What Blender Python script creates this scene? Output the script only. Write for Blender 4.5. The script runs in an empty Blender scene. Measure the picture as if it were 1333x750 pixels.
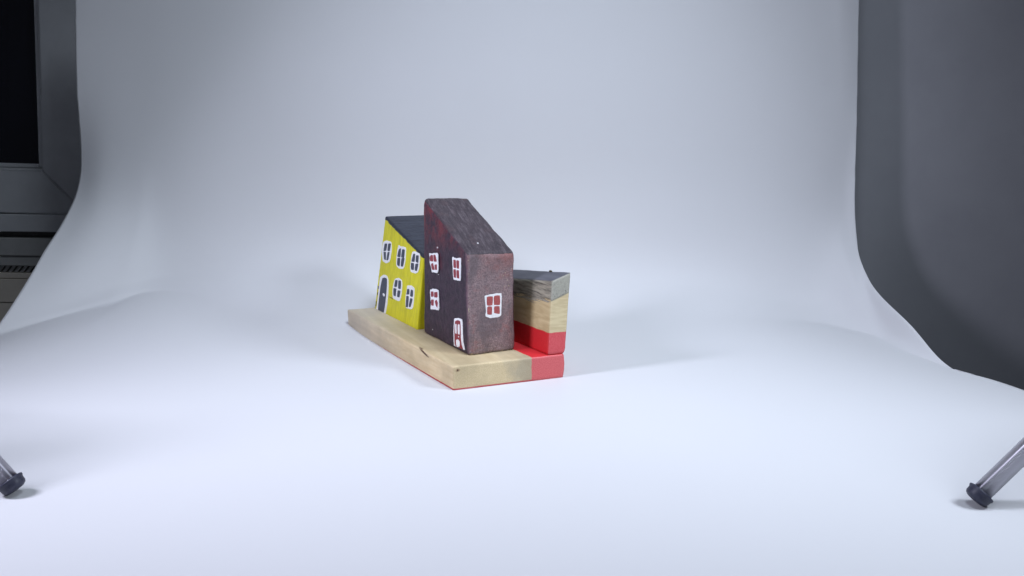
import bpy, bmesh, math, random, json
from mathutils import Vector, Matrix, noise
random.seed(7)
# metric measurements (metres) of the blocks, their painted marks and the paper's edges
D = json.loads(r'''{"base":{"bot":[[0,0,0],[0.08580461520316991,0,0],[0.06284587026728525,0.21104352418329153,0],[-0.022958744935884665,0.21104352418329153,0]],"top":[[-0.0002,0,0.0174],[0.0862,0,0.0178],[0.06324125506411533,0.21104352418329153,0.018],[-0.023558744935884664,0.21104352418329153,0.0182]]},"board":{"bot":[[0.0729,0.0004,0.0179],[0.0868,0.0004,0.0179],[0.06667444613818228,0.185,0.0179],[0.05277444613818229,0.185,0.0179]],"top":[[0.07443,-0.0,0.07248],[0.08966,0.0,0.07784],[0.06953,0.185,0.05696],[0.0543,0.185,0.05018]]},"dark":{"bot":[[0.01918,0.02043,0.0174],[0.05831,0.02473,0.0174],[0.05101,0.10461,0.0174],[0.01188,0.10031,0.0174]],"top":[[0.01745,0.02024,0.0921],[0.05678,0.02456,0.09086],[0.05159,0.10468,0.12496],[0.01183,0.10093,0.12652]]},"dk":{"n":[-0.99559,-0.09092,-0.0232],"w":[[[[0.01174,0.08477,0.08436],[0.01243,0.077,0.08519],[0.01302,0.07019,0.08661],[0.01323,0.06829,0.08524],[0.01338,0.06816,0.07928],[0.01351,0.06797,0.07438],[0.01338,0.07037,0.0705],[0.01285,0.07628,0.0702],[0.01247,0.08058,0.06971],[0.01224,0.08203,0.07382],[0.01194,0.0844,0.07708],[0.01191,0.08381,0.08076]],[[[0.01201,0.08232,0.08238],[0.01239,0.07798,0.0833],[0.01254,0.0774,0.0791],[0.01204,0.08291,0.07872]],[[0.01254,0.07627,0.08351],[0.01284,0.07287,0.08395],[0.01311,0.07095,0.07997],[0.01269,0.07569,0.07933]],[[0.01228,0.08102,0.07611],[0.01257,0.07754,0.07694],[0.01288,0.07526,0.07299],[0.0125,0.07955,0.07237]],[[0.01286,0.07454,0.07629],[0.01319,0.07079,0.07716],[0.01326,0.07103,0.07323],[0.01298,0.07406,0.07316]]]],[[[0.01544,0.04373,0.08666],[0.01593,0.03837,0.08655],[0.0167,0.02959,0.08783],[0.01683,0.02919,0.0839],[0.01701,0.02999,0.0731],[0.01698,0.03085,0.07082],[0.01638,0.03768,0.07003],[0.01592,0.04257,0.07036],[0.01567,0.04342,0.07788]],[[[0.01573,0.04108,0.08444],[0.01603,0.03771,0.08462],[0.01617,0.0375,0.07973],[0.01582,0.04133,0.07953]],[[0.01617,0.03619,0.08462],[0.01651,0.03241,0.08493],[0.0166,0.03265,0.08008],[0.01631,0.03598,0.07974]],[[0.01586,0.04144,0.07734],[0.01616,0.03805,0.07783],[0.0163,0.03786,0.07258],[0.01598,0.04139,0.07238]],[[0.01631,0.03654,0.07751],[0.01665,0.03276,0.07772],[0.01677,0.0327,0.07282],[0.01644,0.03633,0.07267]]]],[[[0.01239,0.08499,0.05563],[0.01291,0.07881,0.05759],[0.01375,0.06948,0.05797],[0.01396,0.06866,0.05225],[0.01416,0.06869,0.04364],[0.01404,0.07048,0.04172],[0.01335,0.07817,0.041],[0.01274,0.08518,0.03984],[0.01273,0.08395,0.04521],[0.01255,0.08488,0.04944]],[[[0.01262,0.08283,0.05416],[0.01299,0.07864,0.05486],[0.01309,0.07835,0.05144],[0.01271,0.08271,0.05069]],[[0.01319,0.07644,0.05466],[0.01364,0.07129,0.05574],[0.01373,0.07118,0.05217],[0.01325,0.07666,0.05122]],[[0.01277,0.08292,0.04759],[0.01315,0.07854,0.0485],[0.01322,0.07882,0.04431],[0.01283,0.08317,0.04388]],[[0.01342,0.07566,0.04814],[0.01367,0.07253,0.04942],[0.01386,0.07096,0.04754],[0.01384,0.07202,0.0441],[0.01356,0.07482,0.0454]]]]],"door":[[[0.01664,0.04223,0.04093],[0.01717,0.03598,0.04265],[0.01772,0.02992,0.04267],[0.01789,0.02887,0.03947],[0.01808,0.02858,0.03268],[0.01826,0.02811,0.0266],[0.01861,0.02583,0.02078],[0.01828,0.02943,0.02078],[0.01773,0.03553,0.02035],[0.01717,0.04173,0.02019],[0.01695,0.04407,0.02022],[0.01671,0.04439,0.02931],[0.01664,0.0432,0.03726]],[[0.01679,0.04108,0.03907],[0.0172,0.03606,0.04104],[0.01755,0.03227,0.04084],[0.01772,0.03176,0.03544],[0.01788,0.03179,0.02854],[0.01808,0.03079,0.02392],[0.01835,0.02867,0.02081],[0.01773,0.03552,0.02049],[0.01724,0.04094,0.02037],[0.01704,0.04273,0.02194],[0.01682,0.04273,0.03106]],[[[0.01688,0.04056,0.03709],[0.01707,0.03838,0.0374],[0.01723,0.03841,0.03058],[0.01702,0.04075,0.03022]],[[0.01726,0.03622,0.03763],[0.01753,0.03315,0.03812],[0.01767,0.03349,0.03094],[0.01742,0.03626,0.0307]],[[0.01724,0.0396,0.02544],[0.01754,0.036,0.02658],[0.01778,0.03376,0.02534],[0.01784,0.03394,0.02169],[0.01752,0.03784,0.02038],[0.01731,0.03977,0.0219]],[[0.01751,0.03572,0.02907],[0.01765,0.03419,0.02913],[0.01761,0.03484,0.02822],[0.0175,0.03606,0.02831]]]],"specks":[[0.01303,0.06914,0.09033],[0.01356,0.06847,0.07002],[0.01337,0.0823,0.02432]],"nf":[0.10928,-0.99401,0.0],"wf":[[[0.03165,0.0218,0.06051],[0.03682,0.02237,0.06156],[0.0457,0.02335,0.06156],[0.04604,0.02338,0.05433],[0.04588,0.02337,0.04521],[0.04418,0.02318,0.04386],[0.03697,0.02239,0.04345],[0.03276,0.02192,0.04501],[0.03272,0.02192,0.05104]],[[[0.03391,0.02205,0.05919],[0.0381,0.02251,0.0592],[0.0379,0.02249,0.05357],[0.03395,0.02205,0.05393]],[[0.03979,0.0227,0.05928],[0.04402,0.02316,0.05944],[0.04409,0.02317,0.05337],[0.03984,0.0227,0.05377]],[[0.03421,0.02208,0.05203],[0.03758,0.02245,0.05194],[0.03762,0.02246,0.04679],[0.03425,0.02209,0.04712]],[[0.04011,0.02273,0.05185],[0.04385,0.02314,0.05135],[0.0439,0.02315,0.04655],[0.03989,0.02271,0.04771]]]],"nr":[0.07154,-0.3871,0.91926],"roofspeck":[0.03141,0.03426,0.09692]},"yellow":{"bot":[[0.01026,0.11258,0.0174],[0.05126,0.11408,0.0174],[0.04202,0.21049,0.0174],[0.00102,0.20899,0.0174]],"top":[[0.01655,0.11281,0.07794],[0.05355,0.11381,0.07794],[0.0475,0.20339,0.1023],[0.0105,0.20239,0.1023]]},"ye":{"n":[-0.99012,-0.09492,0.10317],"w":[[[[0.00828,0.20103,0.0798],[0.0092,0.19356,0.08173],[0.01022,0.1829,0.08169],[0.00982,0.17982,0.075],[0.00886,0.181,0.06693],[0.00826,0.18344,0.06335],[0.00735,0.1908,0.06149],[0.00667,0.19895,0.06238],[0.0071,0.20275,0.07001],[0.00772,0.20272,0.07592]],[[[0.00843,0.19715,0.07767],[0.00903,0.19183,0.0785],[0.0084,0.19253,0.0731],[0.00774,0.19822,0.07204]],[[0.00938,0.1886,0.07887],[0.00994,0.18332,0.07941],[0.00923,0.1845,0.07371],[0.00875,0.18929,0.07349]],[[0.0076,0.1978,0.07026],[0.00812,0.19299,0.07085],[0.00764,0.19161,0.06496],[0.00727,0.19558,0.06503]],[[0.00856,0.18875,0.07116],[0.00905,0.18447,0.07191],[0.00832,0.1856,0.06597],[0.00782,0.18964,0.06493]]]],[[[0.01173,0.1662,0.08089],[0.01217,0.16116,0.08042],[0.01315,0.15138,0.08087],[0.01318,0.14877,0.07876],[0.01233,0.14797,0.06986],[0.01161,0.14931,0.06412],[0.01105,0.15228,0.06147],[0.01014,0.16125,0.06104],[0.00975,0.16718,0.0627],[0.01011,0.16821,0.06718],[0.01103,0.16796,0.07573]],[[[0.01153,0.164,0.07692],[0.01202,0.16004,0.07796],[0.01138,0.15964,0.07148],[0.01078,0.16585,0.07139]],[[0.01227,0.15685,0.07743],[0.01284,0.15163,0.07807],[0.01222,0.15149,0.07204],[0.01163,0.15735,0.07177]],[[0.01063,0.16497,0.06917],[0.01122,0.15963,0.06986],[0.01057,0.15968,0.06373],[0.01013,0.16472,0.0641]],[[0.01155,0.15643,0.07014],[0.0122,0.15052,0.07091],[0.01139,0.1521,0.06457],[0.01094,0.15655,0.06437]]]],[[[0.0145,0.1353,0.07903],[0.01507,0.13042,0.07996],[0.01596,0.12027,0.0792],[0.01561,0.11868,0.0744],[0.01483,0.11882,0.06702],[0.01426,0.1208,0.06338],[0.01355,0.12624,0.06158],[0.01275,0.13477,0.06169],[0.01283,0.1376,0.06506],[0.0135,0.1373,0.07127],[0.01407,0.13669,0.07613]],[[[0.01447,0.13304,0.07659],[0.01486,0.12942,0.07705],[0.0143,0.12937,0.07164],[0.01368,0.13518,0.071]],[[0.01501,0.12708,0.07633],[0.01552,0.12218,0.07675],[0.01502,0.12185,0.07163],[0.01461,0.1266,0.07201]],[[0.01344,0.1356,0.0691],[0.01401,0.13007,0.06951],[0.01357,0.12948,0.0647],[0.01306,0.13454,0.06446]],[[0.01432,0.12665,0.0693],[0.01491,0.12155,0.07033],[0.01423,0.12283,0.06497],[0.01382,0.12698,0.06485]]]],[[[0.0087,0.1663,0.05182],[0.0095,0.15983,0.05355],[0.01015,0.15187,0.05251],[0.0099,0.14996,0.04835],[0.00904,0.14998,0.04015],[0.00827,0.15196,0.03458],[0.00786,0.15523,0.03363],[0.00682,0.16606,0.03363],[0.00666,0.1689,0.03466],[0.0071,0.17065,0.04048],[0.00803,0.16946,0.0483]],[[[0.00855,0.16587,0.04999],[0.00907,0.16109,0.05057],[0.00854,0.16136,0.04578],[0.00794,0.16669,0.04493]],[[0.00929,0.15875,0.05056],[0.00981,0.15385,0.05109],[0.00928,0.15307,0.04524],[0.00878,0.15782,0.04485]],[[0.00754,0.1681,0.04242],[0.00816,0.16228,0.04299],[0.00756,0.16235,0.0373],[0.00712,0.16691,0.03729]],[[0.00843,0.15855,0.04209],[0.00902,0.15308,0.04277],[0.00843,0.15388,0.03784],[0.00794,0.15843,0.03737]]]],[[[0.01102,0.13998,0.04993],[0.01203,0.13115,0.05148],[0.01253,0.12455,0.05022],[0.01213,0.12344,0.04536],[0.01098,0.12365,0.03448],[0.01054,0.12585,0.03226],[0.01002,0.13017,0.03125],[0.0092,0.13844,0.03105],[0.00935,0.14051,0.03437],[0.00996,0.14126,0.04089],[0.01063,0.14006,0.04624]],[[[0.01086,0.13835,0.04689],[0.01123,0.13471,0.04712],[0.01094,0.13391,0.0436],[0.01034,0.13925,0.0427]],[[0.0116,0.13111,0.04734],[0.012,0.12694,0.0473],[0.0116,0.1265,0.04303],[0.01107,0.13147,0.04255]],[[0.01011,0.13909,0.04037],[0.0106,0.13458,0.04092],[0.00983,0.13431,0.03327],[0.00938,0.13823,0.03256]],[[0.01083,0.13126,0.04003],[0.01132,0.12644,0.04036],[0.01048,0.12868,0.03429],[0.01007,0.13219,0.03366]]]]],"door":[[[0.00486,0.20137,0.0473],[0.00598,0.19369,0.05096],[0.00669,0.1864,0.0511],[0.00679,0.18194,0.04791],[0.00629,0.17998,0.04127],[0.0049,0.17943,0.02743],[0.00375,0.18146,0.01834],[0.00329,0.18601,0.01811],[0.00185,0.20098,0.01801],[0.00156,0.20406,0.01808],[0.0026,0.20314,0.02719],[0.00389,0.2027,0.03918]],[[0.00538,0.19602,0.04732],[0.00612,0.19008,0.049],[0.00656,0.1847,0.04826],[0.00565,0.18343,0.03838],[0.00439,0.18382,0.02665],[0.00335,0.18563,0.01826],[0.00198,0.1997,0.01809],[0.00295,0.20001,0.02773],[0.00436,0.19854,0.03985]],[[0.0045,0.19108,0.03438],[0.00472,0.18955,0.03503],[0.00492,0.18666,0.03434],[0.00485,0.18619,0.03325],[0.00461,0.18763,0.03223],[0.00447,0.18992,0.03301]]],"marks":[[[0.00361,0.20551,0.03913],[0.00382,0.20333,0.03908],[0.00369,0.20241,0.03701],[0.00343,0.20443,0.03636]],[[0.00304,0.20497,0.03309],[0.00335,0.20252,0.03381],[0.00313,0.20246,0.03168],[0.00281,0.20488,0.03087]],[[0.00196,0.2069,0.02453],[0.00211,0.20563,0.02475],[0.00166,0.20548,0.02038],[0.00153,0.20679,0.0203]]],"smudge":[[0.0058,0.17729,0.03415],[0.00631,0.17228,0.03446],[0.0067,0.16749,0.03376],[0.00653,0.16852,0.03304],[0.00603,0.17406,0.03339]]},"slit":[[-0.00636,0.05843,0.01792],[-0.00537,0.04932,0.01619],[-0.00413,0.03794,0.01405]],"knot":[0.00317,-0.0,0.01416],"pr":[[0.43,0.02,0],[0.405,0.35,0],[0.36495,0.56858,0.0],[0.34283,0.62369,0.0],[0.3445,0.69911,0.01711],[0.3445,0.79079,0.0419],[0.345,0.8347,0.09253],[0.34076,0.845,0.21379],[0.33168,0.85,0.38713]],"pl":[[-0.48,0.02,0],[-0.47,0.35,0],[-0.455,0.55,0],[-0.437,0.65875,0.00123],[-0.437,0.69139,0.01195],[-0.437,0.75645,0.05544],[-0.437,0.83832,0.12298],[-0.43382,0.844,0.22693],[-0.42684,0.85,0.37857]],"cam":{"f":1080.0,"pit":0.178,"roll":-0.012,"hc":0.17166850152628355},"A":[-0.03958,0.55142,0.0],"e1":[0.9100895315346043,0.41441168491142305]}''')
SC = bpy.context.scene
COL = SC.collection
A = Vector(D['A']); E1 = Vector((D['e1'][0], D['e1'][1], 0)); E2 = Vector((-E1.y, E1.x, 0))
PHI = math.atan2(E1.y, E1.x)

# ------------------------------------------------------------------ helpers
def tag(o, label=None, cat=None, group=None, kind=None):
    if label: o['label'] = label
    if cat: o['category'] = cat
    if group: o['group'] = group
    if kind: o['kind'] = kind
    return o
def empty(name, loc, rz=0):
    o = bpy.data.objects.new(name, None); COL.objects.link(o)
    o.location = loc; o.rotation_euler = (0, 0, rz); o.empty_display_size = .02
    return o
def link(name, bm, mat, parent=None, smooth=True):
    me = bpy.data.meshes.new(name); bm.normal_update(); bm.to_mesh(me); bm.free()
    me.materials.append(mat)
    if smooth:
        for p in me.polygons: p.use_smooth = True
    o = bpy.data.objects.new(name, me); COL.objects.link(o)
    if parent: o.parent = parent
    return o
def box(bm, lo, hi, bev=0):
    g = bmesh.ops.create_cube(bm, size=1)['verts']
    for v in g:
        v.co = Vector([lo[i] + (v.co[i] + .5) * (hi[i] - lo[i]) for i in range(3)])
    if bev:
        es = list({e for v in g for e in v.link_edges})
        bmesh.ops.bevel(bm, geom=es, offset=bev, segments=2, affect='EDGES', profile=.5)
def frame_of(d):
    d = d.normalized(); a = Vector((0, 1, 0)) if abs(d.y) < .9 else Vector((1, 0, 0))
    x = d.cross(a).normalized(); return x, d.cross(x).normalized(), d
def lathe(bm, org, axis, prof, n=40):
    x, y, z = frame_of(axis); rings = []
    for r, h in prof:
        rings.append([bm.verts.new(org + z * h + (x * math.cos(t) + y * math.sin(t)) * max(r, 1e-6))
                      for t in [2 * math.pi * k / n for k in range(n)]])
    for a, b in zip(rings, rings[1:]):
        for k in range(n): bm.faces.new((a[k], a[(k + 1) % n], b[(k + 1) % n], b[k]))
    bm.faces.new(rings[0][::-1]); bm.faces.new(rings[-1])
    bmesh.ops.recalc_face_normals(bm, faces=bm.faces)

# ------------------------------------------------------------------ hand-sanded wooden blocks
class Hexa:
    """A sawn block given by 8 corners, with sanded round edges and a slightly uneven surface."""
    def __init__(s, bot, top, r, org, amp=.00012, seed=0, warp=None):
        s.c = [Vector(p) - Vector(org) for p in bot + top]; s.r = r; s.amp = amp; s.seed = seed; s.warp = warp
        c = s.c
        s.L = (sum((c[a] - c[b]).length for a, b in ((1, 0), (2, 3), (5, 4), (6, 7))) / 4,
               sum((c[a] - c[b]).length for a, b in ((3, 0), (2, 1), (7, 4), (6, 5))) / 4,
               sum((c[a] - c[b]).length for a, b in ((4, 0), (5, 1), (6, 2), (7, 3))) / 4)
    def tri(s, a, b, w):
        c = s.c
        lo = c[0] * (1 - a) * (1 - b) + c[1] * a * (1 - b) + c[2] * a * b + c[3] * (1 - a) * b
        hi = c[4] * (1 - a) * (1 - b) + c[5] * a * (1 - b) + c[6] * a * b + c[7] * (1 - a) * b
        return lo * (1 - w) + hi * w
    def pt(s, a, b, w, off=0):
        L = s.L; q = Vector((a * L[0], b * L[1], w * L[2]))
        rr = [s.r * (1 + .5 * noise.noise(q * 60 + Vector((s.seed, 3, 5)))) for _ in (0,)][0]
        if w < .5: rr *= 1 - .3 * (1 - 2 * w)
        inn = Vector([min(max(q[i], rr), L[i] - rr) for i in range(3)])
        n = q - inn
        if n.length < 1e-9: n = Vector((0, 0, 1))
        n.normalize(); q2 = inn + n * rr
        P = s.tri(q2.x / L[0], q2.y / L[1], q2.z / L[2])
        e = 1e-4; q3 = q2 + n * e
        N = (s.tri(q3.x / L[0], q3.y / L[1], q3.z / L[2]) - P).normalized()
        sd = Vector((s.seed * 7.1, s.seed * 3.3, 0))
        d = s.amp * (noise.noise(P * 90 + sd) + .6 * noise.noise(P * 300 + sd) + .5 * noise.noise(P * 900 + sd))
        P = P + N * (d + off)
        if s.warp: P = s.warp(P, N)
        return P, N
    def body(s, step=.0009):
        bm = bmesh.new(); L = s.L; ns = [max(6, int(l / step)) for l in L]; cache = {}
        # parameter positions, finer toward the rounded edges
        def par(i, n, l):
            t = i / n; return t
        def V(i, j, k):
            key = (i, j, k)
            if key not in cache:
                cache[key] = bm.verts.new(s.pt(par(i, ns[0], L[0]), par(j, ns[1], L[1]), par(k, ns[2], L[2]))[0])
            return cache[key]
        X, Y, Z = ns
        for i in range(X):
            for j in range(Y):
                bm.faces.new((V(i, j, 0), V(i, j + 1, 0), V(i + 1, j + 1, 0), V(i + 1, j, 0)))
                bm.faces.new((V(i, j, Z), V(i + 1, j, Z), V(i + 1, j + 1, Z), V(i, j + 1, Z)))
        for i in range(X):
            for k in range(Z):
                bm.faces.new((V(i, 0, k), V(i + 1, 0, k), V(i + 1, 0, k + 1), V(i, 0, k + 1)))
                bm.faces.new((V(i, Y, k), V(i, Y, k + 1), V(i + 1, Y, k + 1), V(i + 1, Y, k)))
        for j in range(Y):
            for k in range(Z):
                bm.faces.new((V(0, j, k), V(0, j, k + 1), V(0, j + 1, k + 1), V(0, j + 1, k)))
                bm.faces.new((V(X, j, k), V(X, j + 1, k), V(X, j + 1, k + 1), V(X, j, k + 1)))
        return bm
    def roof(s, lap, wob, off=.00018, step=.0009, rows=5):
        """coat of roof paint: covers the top and laps a little over the edges"""
        bm = bmesh.new(); L = s.L; X, Y = int(L[0] / step), int(L[1] / step); g = {}
        for i in range(X + 1):
            for j in range(Y + 1):
                g[i, j] = bm.verts.new(s.pt(i / X, j / Y, 1, off)[0])
        for i in range(X):
            for j in range(Y):
                bm.faces.new((g[i, j], g[i + 1, j], g[i + 1, j + 1], g[i, j + 1]))
        per = [(i, 0) for i in range(X)] + [(X, j) for j in range(Y)] + [(i, Y) for i in range(X, 0, -1)] + [(0, j) for j in range(Y, 0, -1)]
        prev = [g[p] for p in per]
        for k in range(1, rows + 1):
            cur = []
            for (i, j) in per:
                q = Vector((i / X * L[0], j / Y * L[1], s.seed))
                l = lap + wob * (noise.noise(q * 130) + .5 * noise.noise(q * 420))
                o = off if k < rows else -.0002
                cur.append(bm.verts.new(s.pt(i / X, j / Y, 1 - max(l, .0002) * k / rows / L[2], o)[0]))
            n = len(per)
            for a in range(n): bm.faces.new((prev[a], cur[a], cur[(a + 1) % n], prev[(a + 1) % n]))
            prev = cur
        bmesh.ops.recalc_face_normals(bm, faces=bm.faces)
        return bm

def smooth_loop(pts, sub=5, jit=0, soft=.6, nrm=Vector((0, 0, 1))):
    n = len(pts); out = []
    for i in range(n):
        p0, p1, p2, p3 = [Vector(pts[(i + k) % n]) for k in (-1, 0, 1, 2)]
        for s_ in range(sub):
            t = s_ / sub
            c = .5 * ((2 * p1) + (p2 - p0) * t + (2 * p0 - 5 * p1 + 4 * p2 - p3) * t * t + (3 * p1 - p0 - 3 * p2 + p3) * t ** 3)
            l = p1.lerp(p2, t); q = c.lerp(l, soft)
            if jit:
                o_ = Vector([random.uniform(-jit, jit) for _ in range(3)]); q = q + o_ - nrm * o_.dot(nrm)
            out.append(q)
    return out
def blob(bm, pts, n, org, h0, h1, jit=0, sub=5, grow=1):
    """a dab of paint: raised flat patch on a face"""
    n = Vector(n)
    if grow != 1:
        cc = sum((Vector(p) for p in pts), Vector()) / len(pts); pts = [cc + (Vector(p) - cc) * grow for p in pts]
    lo = smooth_loop(pts, sub, jit, .6, n)
    area = sum(((lo[i]).cross(lo[(i + 1) % len(lo)]) for i in range(len(lo))), Vector()).dot(n)
    if area < 0: lo.reverse()
    cen = sum(lo, Vector()) / len(lo); org = Vector(org)
    a = [bm.verts.new(p + n * h0 - org) for p in lo]
    b = [bm.verts.new(p + n * (h1 - (h1 - .0001) * .35) - org) for p in lo]
    c = [bm.verts.new(p.lerp(cen, .04) + n * h1 - org) for p in lo]
    m = len(lo)
    for r0, r1 in ((a, b), (b, c)):
        for i in range(m): bm.faces.new((r0[i], r0[(i + 1) % m], r1[(i + 1) % m], r1[i]))
    f = bm.faces.new(c)
    bmesh.ops.triangulate(bm, faces=[f])
def dabs(name, plist, n, org, mat, parent, h0, h1, jit=0, sub=5, grow=1):
    bm = bmesh.new()
    for p in plist: blob(bm, p, n, org, h0, h1, jit, sub, grow)
    return link(name, bm, mat, parent, smooth=False)

# ------------------------------------------------------------------ materials
class M:
    def __init__(s, name, rough=.5, metal=0, spec=.5):
        s.m = bpy.data.materials.new(name); s.m.use_nodes = True; s.t = s.m.node_tree
        s.b = s.t.nodes['Principled BSDF']; s.b.inputs['Roughness'].default_value = rough
        s.b.inputs['Metallic'].default_value = metal; s.b.inputs['Specular IOR Level'].default_value = spec
        s.tc = s.n('ShaderNodeTexCoord')
    def n(s, typ, **kw):
        o = s.t.nodes.new(typ)
        for k, v in kw.items():
            if hasattr(o, k): setattr(o, k, v)
        return o
    def l(s, a, b): s.t.links.new(a, b)
    def inp(s, sock, v):
        if isinstance(v, (int, float)): sock.default_value = v
        elif isinstance(v, (tuple, list)): sock.default_value = (*v, 1) if len(v) == 3 and len(sock.default_value) == 4 else v
        else: s.l(v, sock)
    def noise(s, scale, detail=4, rough=.55, vec=None, stretch=None, dist=0, loc=(0, 0, 0), rot=(0, 0, 0)):
        o = s.n('ShaderNodeTexNoise'); o.inputs['Scale'].default_value = scale; o.inputs['Detail'].default_value = detail
        o.inputs['Roughness'].default_value = rough; o.inputs['Distortion'].default_value = dist
        v = vec or s.tc.outputs['Object']
        mp = s.n('ShaderNodeMapping'); mp.inputs['Scale'].default_value = stretch or (1, 1, 1)
        mp.inputs['Location'].default_value = loc; mp.inputs['Rotation'].default_value = rot
        s.l(v, mp.inputs['Vector']); s.l(mp.outputs[0], o.inputs['Vector'])
        return o.outputs['Fac']
    def ramp(s, f, stops):
        o = s.n('ShaderNodeValToRGB'); cr = o.color_ramp
        while len(cr.elements) < len(stops): cr.elements.new(.5)
        for e, (p, c) in zip(cr.elements, stops):
            e.position = p; e.color = (c, c, c, 1) if isinstance(c, (int, float)) else (*c, 1)
        s.l(f, o.inputs['Fac']); return o.outputs['Color']
    def mix(s, f, a, b, mode='MIX'):
        o = s.n('ShaderNodeMix'); o.data_type = 'RGBA'; o.blend_type = mode
        s.inp(o.inputs[0], f); s.inp(o.inputs[6], a); s.inp(o.inputs[7], b); return o.outputs[2]
    def math(s, op, a, b=0, c=0, clamp=False):
        o = s.n('ShaderNodeMath'); o.operation = op; o.use_clamp = clamp
        for i, v in enumerate((a, b, c)): s.inp(o.inputs[i], v)
        return o.outputs[0]
    def xyz(s, out='Object'):
        o = s.n('ShaderNodeSeparateXYZ'); s.l(s.tc.outputs[out], o.inputs[0]); return o.outputs
    def bump(s, h, strength=.3, dist=.0003, prev=None):
        o = s.n('ShaderNodeBump'); o.inputs['Strength'].default_value = strength; o.inputs['Distance'].default_value = dist
        s.l(h, o.inputs['Height'])
        if prev: s.l(prev, o.inputs['Normal'])
        s.l(o.outputs[0], s.b.inputs['Normal']); return o.outputs[0]
    def col(s, c): s.inp(s.b.inputs['Base Color'], c); return s
    def step(s, v, edge, w):  # 0 below edge, 1 above
        o = s.n('ShaderNodeMapRange'); o.inputs['From Min'].default_value = edge - w; o.inputs['From Max'].default_value = edge + w
        s.inp(o.inputs['Value'], v); return o.outputs[0]

def mat_paper():
    m = M('white_paper', .62, spec=.25)
    f = m.noise(3.5, 3)
    m.col(m.mix(f, (.60, .60, .61), (.57, .575, .585)))
    b = m.bump(m.noise(9, 4, .5), .25, .004)
    m.bump(m.noise(900, 3, .6), .10, .0002, b)
    return m.m
def mat_base():
    m = M('beech_wood_with_red_paint', .55, spec=.35)
    X, Y, Z = m.xyz()
    g = m.noise(1, 5, .6, stretch=(170, 9, 210), dist=.6)
    rings = m.noise(1, 3, .5, stretch=(45, 4, 60), loc=(3, 1, 0), dist=1.2)
    c = m.mix(m.ramp(g, [(.35, 0), (.65, 1)]), (.58, .44, .25), (.71, .575, .355))
    c = m.mix(m.math('MULTIPLY', m.ramp(rings, [(.42, 0), (.6, 1)]), .5), c, (.42, .325, .19))
    # end grain on the sawn front face: speckled pores
    nz = m.n('ShaderNodeSeparateXYZ'); m.l(m.tc.outputs['Normal'], nz.inputs[0])
    front = m.step(m.math('MULTIPLY', nz.outputs[1], -1), .75, .1)
    pores = m.noise(1500, 3, .7)
    ce = m.mix(m.ramp(pores, [(.38, 0), (.55, 1)]), (.50, .385, .20), (.69, .56, .345))
    c = m.mix(m.math('MULTIPLY', front, .75), c, ce)
    # grey grime toward the red end of the sawn face; brown patches, darker top face
    gr = m.noise(60, 4, .6, loc=(.4, .2, .9))
    gx = m.step(m.math('ADD', X, m.math('MULTIPLY', gr, .05)), .071, .010)
    c = m.mix(m.math('MULTIPLY', gx, .5), c, (.25, .235, .20))
    gt = m.ramp(m.noise(38, 4, .65, loc=(2, 0, 0)), [(.45, 0), (.7, 1)])
    c = m.mix(m.math('MULTIPLY', gt, .4), c, (.33, .26, .155))
    c = m.mix(m.math('MULTIPLY', m.step(nz.outputs[2], .7, .1), .38), c, (.34, .28, .165))
    back = m.step(Y, .13, .05)
    c = m.mix(m.math('MULTIPLY', back, .4), c, (.42, .41, .40))
    # dark slit and knot
    def spot(p, rx, ry, rz, col, c, amt=1, rot=0):
        mp = m.n('ShaderNodeMapping'); mp.vector_type = 'TEXTURE'
        mp.inputs['Location'].default_value = p; mp.inputs['Scale'].default_value = (rx, ry, rz); mp.inputs['Rotation'].default_value = (rot, 0, 0)
        m.l(m.tc.outputs['Object'], mp.inputs['Vector'])
        ln = m.n('ShaderNodeVectorMath'); ln.operation = 'LENGTH'; m.l(mp.outputs[0], ln.inputs[0])
        w = m.math('ADD', ln.outputs['Value'], m.math('MULTIPLY', m.math('SUBTRACT', m.noise(700, 3), .5), .9))
        f = m.math('MULTIPLY', m.math('SUBTRACT', 1, m.step(w, .9, .25)), amt)
        return m.mix(f, c, col)
    s0, s1 = Vector(D['slit'][0]), Vector(D['slit'][2])
    md = (s0 + s1) / 2
    c = spot(tuple(md), .0016, (s1 - s0).length / 2, .0010, (.075, .03, .016), c, 1, math.atan2(s1.z - s0.z, s1.y - s0.y))
    k = D['knot']
    c = spot(tuple(k), .0016, .002, .0013, (.22, .10, .045), c, .55)
    c = spot(tuple(k), .0006, .002, .0008, (.05, .022, .015), c, .95)
    # red paint
    rn = m.noise(120, 4, .6)
    rx = m.math('ADD', m.math('ADD', X, m.math('MULTIPLY', Y, .109)), m.math('MULTIPLY', m.math('SUBTRACT', rn, .5), .0018))
    fr = m.step(rx, .0597, .00015)
    fb = m.math('SUBTRACT', 1, m.step(m.math('ADD', Z, m.math('MULTIPLY', m.math('SUBTRACT', rn, .5), .0008)), .0011, .0002))
    f = m.math('MAXIMUM', fr, fb)
    rsp = m.ramp(m.noise(1300, 3, .7), [(.35, 0), (.6, 1)])
    red = m.mix(rsp, (.52, .022, .028), (.60, .035, .04))
    redf = m.mix(rsp, (.55, .075, .085), (.66, .15, .15))
    red = m.mix(front, red, redf)
    c = m.mix(f, c, red)
    m.col(c)
    m.inp(m.b.inputs['Roughness'], m.mix(fr, (.6,) * 3, (.42,) * 3))
    b = m.bump(g, .25, .0003); m.bump(pores, .35, .00025, b)
    return m.m
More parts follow.
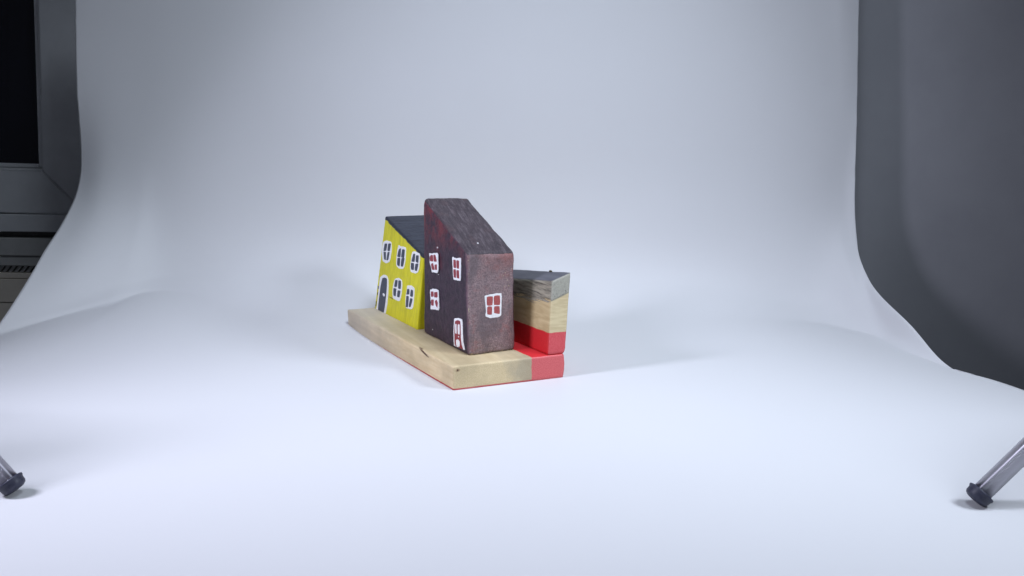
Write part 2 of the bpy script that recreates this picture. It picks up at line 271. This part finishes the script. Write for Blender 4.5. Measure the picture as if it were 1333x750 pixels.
def mat_board():
    m = M('weathered_wood_with_red_paint', .55, spec=.35)
    X, Y, Z = m.xyz()
    nz = m.n('ShaderNodeSeparateXYZ'); m.l(m.tc.outputs['Normal'], nz.inputs[0])
    front = m.step(m.math('MULTIPLY', nz.outputs[1], -1), .75, .1)
    g = m.noise(1, 5, .6, stretch=(200, 14, 160), dist=.8)
    gd = m.noise(1, 4, .6, stretch=(60, 20, 420), rot=(0, .5, 0), dist=1.0)
    c = m.mix(m.ramp(g, [(.35, 0), (.65, 1)]), (.40, .29, .145), (.59, .47, .265))
    ce = m.mix(m.ramp(gd, [(.4, 0), (.6, 1)]), (.55, .44, .255), (.65, .54, .325))
    c = m.mix(front, c, ce)
    # grey weathered paint on the upper part, slanting edge, brushed streaks
    br = m.noise(1, 5, .7, stretch=(300, 28, 420), rot=(.35, 0, 0), dist=.5)
    e = m.math('SUBTRACT', Z, m.math('MULTIPLY', m.math('SUBTRACT', X, .0745), .38))
    e = m.math('ADD', e, m.math('MULTIPLY', Y, .05))
    e2 = m.math('ADD', e, m.math('MULTIPLY', m.math('SUBTRACT', br, .5), m.mix(front, (.022,) * 3, (.0012,) * 3)))
    gf = m.step(e2, .0575, .0006)
    gc = m.mix(m.ramp(br, [(.35, 0), (.6, 1)]), (.035, .035, .038), (.34, .315, .25))
    gcf = m.mix(m.ramp(m.noise(500, 4, .7), [(.3, 0), (.7, 1)]), (.24, .24, .215), (.40, .39, .33))
    gc = m.mix(front, gc, gcf)
    line = m.math('MULTIPLY', m.math('MULTIPLY', gf, m.math('SUBTRACT', 1, m.step(e2, .0583, .0005))), .55)
    c = m.mix(m.math('MULTIPLY', gf, .92), c, gc)
    c = m.mix(line, c, (.07, .065, .055))
    sp = m.math('MULTIPLY', m.math('MULTIPLY', front, m.ramp(m.noise(900, 2), [(.6, 0), (.66, 1)])), m.math('MULTIPLY', gf, m.math('SUBTRACT', 1, m.step(e, .0620, .001))))
    c = m.mix(sp, c, (.06, .06, .055))
    top = m.step(nz.outputs[2], .6, .15)
    tc = m.mix(m.noise(1, 4, .6, stretch=(250, 30, 100)), (.048, .048, .060), (.125, .125, .145))
    c = m.mix(top, c, tc)
    rn = m.noise(150, 4, .6)
    rs = m.math('ADD', Z, m.math('MULTIPLY', m.math('SUBTRACT', rn, .5), .0012))
    fr = m.math('SUBTRACT', 1, m.step(rs, .0343, .00012))
    rsp = m.ramp(m.noise(1300, 3, .7), [(.35, 0), (.6, 1)])
    red = m.mix(front, m.mix(rsp, (.50, .018, .024), (.56, .025, .03)), m.mix(rsp, (.57, .06, .07), (.64, .10, .11)))
    c = m.mix(fr, c, red)
    m.col(c); m.inp(m.b.inputs['Roughness'], m.mix(fr, (.6,) * 3, (.38,) * 3))
    b = m.bump(br, .35, .0003); m.bump(m.noise(1200, 3, .6), .3, .0002, b)
    return m.m
def mat_yellow():
    m = M('yellow_paint_on_wood', .5, spec=.35)
    g = m.noise(1, 5, .65, stretch=(420, 420, 24), dist=.4); n2 = m.noise(70, 4, .6); n3 = m.noise(900, 3, .7)
    c = m.mix(m.ramp(g, [(.3, 0), (.62, 1)]), (.54, .49, .009), (.71, .66, .018))
    c = m.mix(m.math('MULTIPLY', m.ramp(n2, [(.5, 0), (.75, 1)]), .5), c, (.42, .38, .012))
    c = m.mix(m.math('MULTIPLY', m.ramp(g, [(.24, 1), (.30, 0)]), .7), c, (.17, .14, .02))
    m.col(c); b = m.bump(g, .4, .0004); m.bump(n3, .25, .0002, b)
    return m.m
def mat_yroof():
    m = M('slate_blue_paint', .45, spec=.4)
    g = m.noise(1, 4, .6, stretch=(60, 330, 330), dist=.4)
    c = m.mix(m.ramp(g, [(.35, 0), (.7, 1)]), (.009, .011, .022), (.030, .035, .052))
    c = m.mix(m.math('MULTIPLY', m.ramp(m.noise(420, 4, .7), [(.62, 0), (.72, 1)]), .4), c, (.16, .17, .2))
    m.col(c); m.bump(m.noise(500, 5, .7), .5, .0004); return m.m
def mat_plum():
    m = M('plum_paint_on_wood', .48, spec=.45)
    nz = m.n('ShaderNodeSeparateXYZ'); m.l(m.tc.outputs['Normal'], nz.inputs[0])
    X, Y, Z = m.xyz()
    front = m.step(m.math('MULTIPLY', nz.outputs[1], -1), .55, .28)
    f1 = m.noise(1500, 4, .75); big = m.noise(45, 4, .6, loc=(.3, .1, .2)); mid = m.noise(240, 4, .65)
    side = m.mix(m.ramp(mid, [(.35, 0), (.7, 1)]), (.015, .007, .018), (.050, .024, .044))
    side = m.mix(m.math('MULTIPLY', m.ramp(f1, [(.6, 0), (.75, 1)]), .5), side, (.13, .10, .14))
    # reddish rubbed patch toward the ridge
    zr = m.step(m.math('ADD', Z, m.math('MULTIPLY', m.math('SUBTRACT', big, .5), .08)), .078, .02)
    side = m.mix(m.math('MULTIPLY', m.math('MULTIPLY', zr, m.ramp(m.noise(110, 4, .65), [(.40, 0), (.58, 1)])), .8), side, (.16, .022, .030))
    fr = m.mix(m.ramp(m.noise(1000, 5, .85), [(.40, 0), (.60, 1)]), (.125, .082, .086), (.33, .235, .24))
    fr = m.mix(m.math('MULTIPLY', m.ramp(m.noise(1, 4, .6, stretch=(90, 90, 40), rot=(0, .5, 0), dist=.8), [(.45, 0), (.6, 1)]), .6), fr, (.105, .085, .095))
    fr = m.mix(m.math('MULTIPLY', m.ramp(m.noise(140, 5, .7, loc=(.7, 0, 0)), [(.55, 0), (.68, 1)]), .45), fr, (.30, .11, .10))
    zt = m.step(m.math('ADD', Z, m.math('MULTIPLY', m.math('SUBTRACT', mid, .5), .03)), .066, .01)
    xt = m.step(m.math('ADD', X, m.math('MULTIPLY', m.math('SUBTRACT', big, .5), .05)), .006, .012)
    fr = m.mix(m.math('MULTIPLY', m.math('MULTIPLY', zt, xt), .75), fr, (.27, .075, .06))
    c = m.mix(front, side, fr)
    edge = m.math('MULTIPLY', front, m.math('SUBTRACT', 1, front)); edge = m.math('MULTIPLY', edge, 2.6, clamp=True)
    c = m.mix(m.math('MULTIPLY', edge, .5), c, (.11, .03, .075))  # purple highlight painted into the colour along the rounded front corner
    # worn bare wood at the lower rim
    wz = m.math('SUBTRACT', 1, m.step(m.math('ADD', Z, m.math('MULTIPLY', m.math('SUBTRACT', mid, .5), .006)), .0004, .0004))
    c = m.mix(m.math('MULTIPLY', wz, .6), c, (.5, .40, .2))
    m.col(c)
    m.inp(m.b.inputs['Roughness'], m.mix(front, (.5,) * 3, (.42,) * 3))
    b = m.bump(m.noise(800, 5, .78), .9, .0007); m.bump(m.noise(220, 3), .5, .0009, b)
    return m.m
def mat_proof():
    m = M('charcoal_paint', .55, spec=.4)
    g = m.noise(1, 5, .7, stretch=(500, 70, 120), dist=.5); f1 = m.noise(1300, 4, .8)
    c = m.mix(m.ramp(f1, [(.42, 0), (.64, 1)]), (.024, .017, .022), (.088, .066, .076))
    c = m.mix(m.math('MULTIPLY', m.ramp(g, [(.50, 0), (.64, 1)]), .5), c, (.16, .13, .145))
    c = m.mix(m.math('MULTIPLY', m.ramp(g, [(.36, 1), (.46, 0)]), .55), c, (.018, .013, .02))
    c = m.mix(m.math('MULTIPLY', m.ramp(m.noise(70, 3), [(.55, 0), (.7, 1)]), .4), c, (.10, .05, .05))
    m.col(c); m.bump(m.noise(900, 5, .8), .7, .0005); return m.m
def mat_flat(name, c, rough=.5, c2=None, sc=600, bump=.3, spec=.4):
    m = M(name, rough, spec=spec); n = m.noise(sc, 4, .6)
    m.col(m.mix(m.ramp(n, [(.35, 0), (.65, 1)]), c, c2 or tuple(v * .82 for v in c)))
    if bump: m.bump(n, bump, .0002)
    return m.m
def mat_metal():
    m = M('brushed_steel', .24, metal=1)
    n = m.noise(1, 3, .6, stretch=(900, 900, 20)); m.col(m.mix(n, (.40, .39, .43), (.50, .49, .53)))
    m.inp(m.b.inputs['Roughness'], m.math('MULTIPLY_ADD', n, .06, .30))
    tg = m.n('ShaderNodeTangent'); tg.direction_type = 'RADIAL'; tg.axis = 'Z'
    m.l(tg.outputs[0], m.b.inputs['Tangent']); m.b.inputs['Anisotropic'].default_value = .97; m.b.inputs['Anisotropic Rotation'].default_value = .25
    return m.m
def mat_glass_dark():
    m = M('dark_window_glass', .06, spec=.5)
    m.col(m.mix(m.noise(4, 3), (.006, .007, .012), (.013, .012, .02))); return m.m

PAPER = mat_paper(); WHITE = mat_flat('white_paint', (.86, .86, .86), .5, (.74, .74, .75), 900)
NAVY = mat_flat('navy_grey_paint', (.030, .036, .062), .45, (.055, .062, .09), 900)
RED = mat_flat('brick_red_paint', (.30, .035, .045), .45, (.20, .022, .035), 900)
REDF = mat_flat('faded_red_paint', (.42, .10, .095), .5, (.30, .06, .06), 900)
STEEL = mat_metal(); RUBBER = mat_flat('dark_rubber', (.022, .024, .045), .5, (.034, .036, .06), 500)
BLACKP = mat_flat('black_plastic', (.03, .03, .032), .4)
FRAME = mat_flat('grey_white_window_paint', (.56, .57, .575), .35, (.51, .52, .525), 25, .1)
PANEL = mat_flat('dull_panel_paint', (.40, .40, .385), .5, (.35, .35, .335), 30, .15)
WALLP = mat_flat('grey_wall_paint', (.37, .372, .395), .75, (.345, .347, .37), 14, .12, spec=.2)
TABLE = mat_flat('grey_laminate', (.25, .25, .25), .5)
BARE = mat_flat('bare_wood_chip', (.5, .42, .28), .6)
GAP = mat_flat('dark_gap', (.17, .165, .16), .8)  # plain dark tone for the sill groove and the vent backing
MARK = mat_flat('dark_smudge', (.07, .055, .03), .6)
SMUDGE = mat_flat('ochre_smudge', (.33, .27, .03), .6)

# ------------------------------------------------------------------ wooden stand
stand = empty('wooden_stand', A, PHI)
tag(stand, 'pale wooden L-shaped stand with bright red painted inner corner, under the two little houses', 'wooden stand')
hb = Hexa(D['base']['bot'], D['base']['top'], .0005, (0, 0, 0), .00006, 1)
def warp_end(P, N):
    # the right edge bulges gently, as in the sawn block
    if P.x > .08: P = P + Vector((.0010 * math.sin(max(0, min(1, P.z / .0178)) * math.pi) - .0006, 0, 0))
    return P
hb.warp = warp_end
link('base_board', hb.body(.0016), mat_base(), stand)
ho = Hexa(D['board']['bot'], D['board']['top'], .0007, (0, 0, 0), .00007, 2)
def warp_board(P, N):
    if P.z < .0345 and P.x > .08 - .11 * P.y:
        P = P + Vector((-.0013 * max(0, 1 - abs(P.z - .0179) / .003), 0, 0))
    return P
ho.warp = warp_board
back = link('back_board', ho.body(.0016), mat_board(), stand)
bm = bmesh.new(); bmesh.ops.create_icosphere(bm, subdivisions=2, radius=1)
tv = Vector(D['board']['top'][1]).lerp(Vector(D['board']['top'][2]), .13)
for v in bm.verts: v.co = Vector((v.co.x * .0010, v.co.y * .0022, v.co.z * .0008)) + tv + Vector((-.0012, 0, 0))
link('wood_splinter', bm, MARK, back)

# ------------------------------------------------------------------ plum house
def house_root(name, hexd):
    b = hexd['bot']; c = sum((Vector(p) for p in b), Vector()) / 4
    w = A + E1 * c.x + E2 * c.y + Vector((0, 0, c.z))
    return empty(name, w, PHI), c
def window(outline, panes, n, org, root, glass, jit=.00018, name='window'):
    w = dabs(name, [outline], n, org, WHITE, root, -.0003, .0003, jit, 5, .97)
    dabs('pane', panes, n, org, glass, w, .0001, .00036, .00012, 3, 1.16)
    return w
plum, pc = house_root('toy_house', D['dark'])
tag(plum, 'taller dark plum painted wooden toy house with red-paned windows and charcoal roof, nearest the camera', 'toy house', 'painted wooden toy houses on the stand')
hp = Hexa(D['dark']['bot'], D['dark']['top'], .0038, pc, .00026, 3)
link('wall', hp.body(.0009), mat_plum(), plum)
link('roof', hp.roof(.0012, .0007), mat_proof(), plum)
dk = D['dk']
for o, ps in dk['w']: window(o, ps, dk['n'], pc, plum, RED, .00022)
wf = window(dk['wf'][0], dk['wf'][1], dk['nf'], pc, plum, REDF, .00016)
wf['label'] = 'larger square white window with four faded red panes on the sawn end'
d = dabs('door', [dk['door'][1]], dk['n'], pc, RED, plum, -.0002, .0004, .00008)
dabs('door_frame', [dk['door'][0]], dk['n'], pc, WHITE, d, -.0003, .0003, .00016)
dabs('door_panel', dk['door'][2], dk['n'], pc, WHITE, d, .0001, .00055, .00006, 3)
def dot(bm, p, n, r, org):
    n = Vector(n); x, y, z = frame_of(n)
    blob(bm, [Vector(p) + (x * math.cos(t) + y * math.sin(t)) * r * random.uniform(.7, 1.2) for t in [k * 1.05 for k in range(6)]], n, org, -.0002, .0004, 0, 2)
bm = bmesh.new()
bm.free()
for p, r, n_ in [(p, r, dk['n']) for p, r in zip(dk['specks'], (.0006, .0003, .0004))] + [(dk['roofspeck'], .0007, dk['nr'])]:
    bm = bmesh.new(); dot(bm, p, n_, r, pc); link('paint_fleck', bm, WHITE, plum, False)
# chipped paint along the front corner
W_, H_ = hp.L[0], hp.L[2]
for (b, w, s_) in ((.000, .46, 1.5), (.000, .44, 1.0), (.0, .58, .8), (.0, .33, .8), (.0, .80, .7), (.0, .93, .9), (.0, .96, .6)):
    bm = bmesh.new(); P, N = hp.pt(.012 + random.uniform(-.004, .012), b, w, .00005)
    x, y, z = frame_of(N)
    r = .00035 * s_
    up = Vector((0, 0, 1)); sd = N.cross(up).normalized()
    blob(bm, [P + (sd * math.cos(t) * .6 + up * math.sin(t) * 1.8) * r * random.uniform(.6, 1.2) for t in [k * 1.05 for k in range(6)]], N, (0, 0, 0), -.0002, .0002, 0, 2)
    link('paint_chip', bm, BARE, plum, False)
for k in range(7):
    bm = bmesh.new(); P, N = hp.pt(.90 + random.uniform(-.2, .09), 0, random.uniform(.62, .92), .00005)
    up = Vector((0, 0, 1)); sd = N.cross(up).normalized(); r = random.uniform(.0002, .0004)
    blob(bm, [P + (sd * math.cos(t) * 1.3 + up * math.sin(t)) * r * random.uniform(.5, 1.3) for t in [q * 1.05 for q in range(6)]], N, (0, 0, 0), -.0002, .0002, 0, 2)
    link('paint_chip', bm, BARE, plum, False)

# ------------------------------------------------------------------ yellow house
yel, yc = house_root('toy_house', D['yellow'])
tag(yel, 'shorter bright yellow wooden toy house with round-cornered windows, behind the plum one', 'toy house', 'painted wooden toy houses on the stand')
hy = Hexa(D['yellow']['bot'], D['yellow']['top'], .0010, yc, .00012, 5)
link('wall', hy.body(.0009), mat_yellow(), yel)
link('roof', hy.roof(.0026, .0011), mat_yroof(), yel)
ye = D['ye']
for o, ps in ye['w']: window(o, ps, ye['n'], yc, yel, NAVY, .00016)
d = dabs('door', [ye['door'][1]], ye['n'], yc, NAVY, yel, -.0002, .0004, .00006)
dabs('door_frame', [ye['door'][0]], ye['n'], yc, WHITE, d, -.0003, .0003, .00012)
dabs('door_knob', [ye['door'][2]], ye['n'], yc, WHITE, d, .0001, .0008, 0, 3)
dabs('paint_mark', ye['marks'], ye['n'], yc, MARK, yel, -.0002, .00025, .00005, 3)
dabs('smudge', [ye['smudge']], ye['n'], yc, SMUDGE, yel, -.0002, .00018, .00008, 3)

# ------------------------------------------------------------------ paper sweep
PL, PR = [Vector(p) for p in D['pl']], [Vector(p) for p in D['pr']]
def colpts(X, cr, xt=None, lift=.0):
    x, y, z = X, cr[0], cr[1]
    xt = X if xt is None else xt
    return [Vector((X, .02, 0)), Vector((X, .35, 0)), Vector((X, .58, 0)), Vector((X, y - .075, .004)), Vector((X, y - .01, z)),
            Vector((X, .828, z + .030)), Vector((X, .845, .115)), Vector((xt, .847, .235)), Vector((xt * .98, .850, .38))]
cols = [PL,
        [Vector((-.41, .02, 0)), Vector((-.41, .35, 0)), Vector((-.41, .56, 0)), Vector((-.41, .695, .007)), Vector((-.41, .722, .0145)), Vector((-.410, .757, .043)), Vector((-.410, .830, .118)), Vector((-.408, .845, .23)), Vector((-.395, .85, .38))],
        [Vector((-.375, .02, 0)), Vector((-.375, .35, 0)), Vector((-.375, .58, 0)), Vector((-.375, .73, .0125)), Vector((-.375, .762, .0215)), Vector((-.375, .789, .043)), Vector((-.375, .832, .112)), Vector((-.374, .846, .23)), Vector((-.36, .851, .38))],
        [Vector((-.34, .02, 0)), Vector((-.34, .35, 0)), Vector((-.34, .60, 0)), Vector((-.34, .765, .018)), Vector((-.34, .797, .0265)), Vector((-.339, .817, .047)), Vector((-.340, .837, .108)), Vector((-.340, .846, .23)), Vector((-.325, .852, .38))],
        colpts(-.24, (.800, .024)), colpts(-.10, (.800, .021)), colpts(.06, (.800, .019)), colpts(.20, (.797, .014)),
        [Vector((.29, .02, 0)), Vector((.29, .35, 0)), Vector((.29, .60, 0)), Vector((.29, .745, .001)), Vector((.295, .785, .005)), Vector((.298, .816, .030)), Vector((.30, .842, .100)), Vector((.298, .846, .22)), Vector((.29, .85, .38))],
        [Vector((.345, .02, 0)), Vector((.335, .35, 0)), Vector((.325, .58, 0)), Vector((.322, .700, .000)), Vector((.331, .735, .002)), Vector((.335, .790, .031)), Vector((.332, .839, .095)), Vector((.329, .845, .215)), Vector((.31, .848, .38))],
        PR]
def cr(p0, p1, p2, p3, t):
    return .5 * ((2 * p1) + (p2 - p0) * t + (2 * p0 - 5 * p1 + 4 * p2 - p3) * t * t + (3 * p1 - p0 - 3 * p2 + p3) * t ** 3)
def spline(pts, sub):
    out = []; n = len(pts)
    for i in range(n - 1):
        p0 = pts[i - 1] if i else pts[0] * 2 - pts[1]; p3 = pts[i + 2] if i + 2 < n else pts[-1] * 2 - pts[-2]
        for k in range(sub): out.append(cr(p0, pts[i], pts[i + 1], p3, k / sub))
    out.append(pts[-1]); return out
R0 = [spline(c, 14) for c in cols]
nr = len(R0[0]); rows = [spline([c[j] for c in R0], 14) for j in range(nr)]
bm = bmesh.new(); V = []
for j, r in enumerate(rows):
    line = []
    for i, p in enumerate(r):
        u = min(i, len(r) - 1 - i) / 14
        q = p.copy()
        if q.z < 0: q.z = 0
        if j > 60: # soft buckles of the hanging sheet
            k = min(1, (j - 60) / 20)
            q.y += k * .0008 * noise.noise(Vector((q.x * 7, q.z * 5, 1))) + (.0006 * k * max(0, 1 - u) * noise.noise(Vector((q.x * 3, q.z * 60, 4))))
            q.x += k * (.0006 * max(0, 1 - u * 3) * noise.noise(Vector((1, q.z * 55, 2))))
        line.append(bm.verts.new(q))
    V.append(line)
for a, b in zip(V, V[1:]):
    for i in range(len(a) - 1): bm.faces.new((a[i], a[i + 1], b[i + 1], b[i]))
paper = link('paper_sheet', bm, PAPER)
so = paper.modifiers.new('thick', 'SOLIDIFY'); so.thickness = .0004; so.offset = -1
tag(paper, 'large white paper sheet curving up from the table as a seamless backdrop', 'paper backdrop', kind='structure')

# ------------------------------------------------------------------ table, wall, window behind the paper
tb = empty('table', (0, .3, -.03))
tag(tb, 'grey table top carrying the white paper, hidden beneath it', 'table', kind='structure')
bm = bmesh.new(); box(bm, (-.43, -.32, .0), (.325, .30, .0285), .002); link('tabletop', bm, TABLE, tb, False)
WY = .885
wall = empty('wall', (0, WY, 0)); tag(wall, kind='structure')
bm = bmesh.new(); box(bm, (-.30, 0, -.7), (1.6, .12, 1.3), 0); link('wall_panel', bm, WALLP, wall, False)
wall['label'] = 'plain grey wall behind the right edge of the white paper'; 

GY = .95
win = empty('window', (-.62, GY, .08))
win.rotation_euler = (math.radians(-4), math.radians(1.0), 0)
tag(win, 'dim grey framed window with black night glass left of the paper backdrop', 'window')
def rel(p): return (p[0] + .62, p[1] - GY, p[2] - .08)
def part(name, lo, hi, mat, parent, bev=.0015):
    bm = bmesh.new(); box(bm, rel(lo), rel(hi), bev); return link(name, bm, mat, parent, False)
def mitre(name, quad, y0, y1, mat, parent, bev=.0012):
    bm = bmesh.new()
    a = [bm.verts.new(rel((x, y0, z))) for x, z in quad]; b = [bm.verts.new(rel((x, y1, z))) for x, z in quad]
    bm.faces.new(a); bm.faces.new(b[::-1])
    for i in range(4): bm.faces.new((a[i], b[i], b[(i + 1) % 4], a[(i + 1) % 4]))
    bmesh.ops.recalc_face_normals(bm, faces=bm.faces)
    bmesh.ops.bevel(bm, geom=list(bm.edges), offset=bev, segments=2, affect='EDGES')
    return link(name, bm, mat, parent, False)
XL, XR, ZB, ZT = -1.15, -.487, .0818, .95      # outer frame
xi, zi = -.537, .1300                           # inner edge of the frame
fr = mitre('frame', [(xi, zi), (XR, ZB), (XR, ZT), (xi, ZT - .045)], GY, GY + .05, FRAME, win)
mitre('frame', [(XL, ZB), (XR - .0006, ZB), (xi - .0006, zi), (XL + .05, zi)], GY, GY + .05, FRAME, win)
mitre('frame', [(XL, ZB + .0006), (XL + .05, zi + .0006), (XL + .05, ZT - .045), (XL, ZT)], GY, GY + .05, FRAME, win)
mitre('frame', [(XL, ZT + .0006), (XL + .05, ZT - .0444), (xi, ZT - .0444), (XR, ZT + .0006)], GY, GY + .05, FRAME, win)
for k, (dx, yy) in enumerate(((.0035, .004), (.0125, .012))):
    x1 = xi - (0 if k == 0 else .0042); x0 = x1 - (.0036 if k == 0 else .0075); z0 = zi + (0 if k == 0 else .0042)
    part('glazing_bead', (x0, GY + yy, z0), (x1, GY + yy + .03, .905), FRAME, win, .001)
    part('glazing_bead', (XL + .05, GY + yy + .0002, z0 - .0002), (x0 - .0004, GY + yy + .03, z0 + (.0036 if k == 0 else .0048)), FRAME, win, .001)
part('glass', (XL + .05, GY + .032, zi), (xi, GY + .036, .905), mat_glass_dark(), win, 0)
sill = empty('window_sill', (-.62, GY, .08))
tag(sill, 'grey stepped sill directly under the window, with a dark groove', 'window sill')
part('sill_board', (XL, GY - .004, .0600), (XR + .05, GY + .06, .0800), FRAME, sill, .001)
part('groove', (XL, GY + .012, .0530), (XR + .05, GY + .06, .0598), GAP, sill, 0)
cab = empty('radiator_cover', (-.62, GY, .02))
tag(cab, 'dull grey radiator cover with a slatted vent strip below the window sill', 'radiator cover')
def rel(p): return (p[0] + .62, p[1] - GY, p[2] - .02)
part('top_panel', (XL, GY - .006, .0325), (XR + .05, GY + .06, .0528), PANEL, cab, .0008)
part('top_panel', (XL, GY - .004, .0205), (XR + .05, GY + .06, .0318), PANEL, cab, .0008)
part('vent_back', (XL, GY + .010, .0120), (XR + .05, GY + .06, .0203), GAP, cab, 0)
bm = bmesh.new()
x = XL
while x < XR + .05:
    vs = [(x, .0126), (x + .0040, .0126), (x + .0100, .0198), (x + .006, .0198)]
    a = [bm.verts.new(rel((p, GY + .001, q))) for p, q in vs]; b = [bm.verts.new(rel((p, GY + .01, q))) for p, q in vs]
    bm.faces.new(a); bm.faces.new(b[::-1])
    for i in range(4): bm.faces.new((a[i], b[i], b[(i + 1) % 4], a[(i + 1) % 4]))
    x += .0068
bmesh.ops.recalc_face_normals(bm, faces=bm.faces)
link('vent_slats', bm, PANEL, cab, False)
PAN2 = mat_flat('brownish_panel_paint', (.62, .56, .48), .5, (.54, .49, .42), 30, .15)
part('lower_panel', (XL, GY - .002, .0055), (XR + .05, GY + .06, .0118), PAN2, cab, .0006)
part('lower_panel', (XL, GY - .004, -.0225), (XR + .05, GY + .06, .0048), PAN2, cab, .0006)
part('lower_panel', (XL, GY - .003, -.60), (XR + .05, GY + .06, -.0232), PAN2, cab, .0006)

# ------------------------------------------------------------------ two little tripod lamps
LAMPC = {-1: (.80, .815, 1.0), 1: (.785, .865, 1.0)}
POW = {-1: 1.36, 1: 1.22}
HEAD = {-1: Vector((-.50, .33, .38)), 1: Vector((.50, .34, .42))}
FOOT = {-1: Vector((-.2385, .3755, .0)), 1: Vector((.2255, .3765, .0))}
AIM = Vector((0, .48, .02))
for s in (-1, 1):
    hub = Vector((s * .375, .385, .165))
    root = empty('tripod_lamp', Vector((hub.x, hub.y, 0)))
    side = 'left' if s < 0 else 'right'
    tag(root, 'steel-legged tripod lamp with dark rubber foot at the %s edge of the white paper' % side, 'tripod lamp', 'tripod lamps either side of the paper')
    o0 = root.location.copy()
    feet = [FOOT[s], Vector((s * .50, .27, 0)), Vector((s * .46, .52, 0))]
    for k, f in enumerate(feet):
        if f.z == 0 and k and abs(f.x) > .34: pass
        ax = (hub - f).normalized(); r = .0045
        cen = f + Vector((0, 0, .0043)) - o0          # centre of the foot's sole
        bm = bmesh.new(); L_ = (hub - o0 - cen).length
        lathe(bm, Vector(), Vector((0, 0, 1)), [(r, .002), (r, L_ - .005)], 64); lg = link('leg', bm, STEEL, root)
        lg.location = cen; lg.rotation_euler = ax.to_track_quat('Z', 'Y').to_euler()
        bm = bmesh.new()
        lathe(bm, Vector(), Vector((0, 0, 1)), [(.0015, -.0022), (.0036, -.0020), (.0050, -.0013), (.0056, -.0003), (.0057, .0008), (.0058, .0018), (.0063, .0025), (.0063, .0032), (.0056, .0036), (.0047, .0034)], 48)
        link('rubber_foot', bm, RUBBER, lg)
    bm = bmesh.new(); lathe(bm, hub - o0 - Vector((0, 0, .02)), Vector((0, 0, 1)), [(.009, 0), (.013, .004), (.013, .030), (.009, .036)], 32)
    link('hub', bm, BLACKP, root)
    hd = HEAD[s]; dr = (AIM - hd).normalized()
    bm = bmesh.new(); top = hd - dr * .045 - o0; st = hub - o0 + Vector((0, 0, .014))
    lathe(bm, st, top - st, [(.005, 0), (.005, (top - st).length)], 24); link('column', bm, STEEL, root)
    bm = bmesh.new()
    lathe(bm, hd - o0 - dr * .05, dr, [(.012, 0), (.026, .006), (.032, .03), (.036, .048), (.036, .054), (.0335, .054), (.031, .046), (.031, .045)], 40)
    h = link('lamp_head', bm, BLACKP, root)
    ld = bpy.data.lights.new('lamp_light', 'AREA'); ld.shape = 'ELLIPSE'; ld.size = .085 if s < 0 else .19; ld.size_y = .17; ld.energy = POW[s]; ld.color = LAMPC[s]; ld.spread = math.radians(104)
    lo = bpy.data.objects.new('lamp_light', ld); COL.objects.link(lo); lo.parent = root
    lo.location = hd - o0 + dr * .006; lo.rotation_euler = dr.to_track_quat('-Z', 'Y').to_euler()

ld = bpy.data.lights.new('overhead_lamp', 'AREA'); ld.shape = 'DISK'; ld.size = .26; ld.energy = 1.36; ld.color = (.765, .86, 1.0); ld.spread = math.radians(80)
lo = bpy.data.objects.new('overhead_lamp', ld); COL.objects.link(lo); lo.location = (.12, .38, .92)
lo.rotation_euler = (Vector((.0, .74, .08)) - lo.location).to_track_quat('-Z', 'Y').to_euler()

# ------------------------------------------------------------------ world and camera
w = bpy.data.worlds.new('World'); SC.world = w; w.use_nodes = True
bg = w.node_tree.nodes['Background']; bg.inputs[0].default_value = (.72, .80, 1, 1); bg.inputs[1].default_value = 0.05
c = D['cam']; cam = bpy.data.cameras.new('camera'); co = bpy.data.objects.new('camera', cam); COL.objects.link(co)
cam.sensor_width = 36; cam.lens = c['f'] / 1333 * 36; cam.clip_start = .01; cam.clip_end = 50
co.matrix_world = Matrix.Translation((0, 0, c['hc'])) @ Matrix.Rotation(math.pi / 2 - c['pit'], 4, 'X') @ Matrix.Rotation(-1 * c['roll'], 4, 'Z')
SC.camera = co
SC.view_settings.view_transform = 'Standard'; SC.view_settings.look = 'None'; SC.view_settings.exposure = 0
SC.render.resolution_x = 1024; SC.render.resolution_y = 576
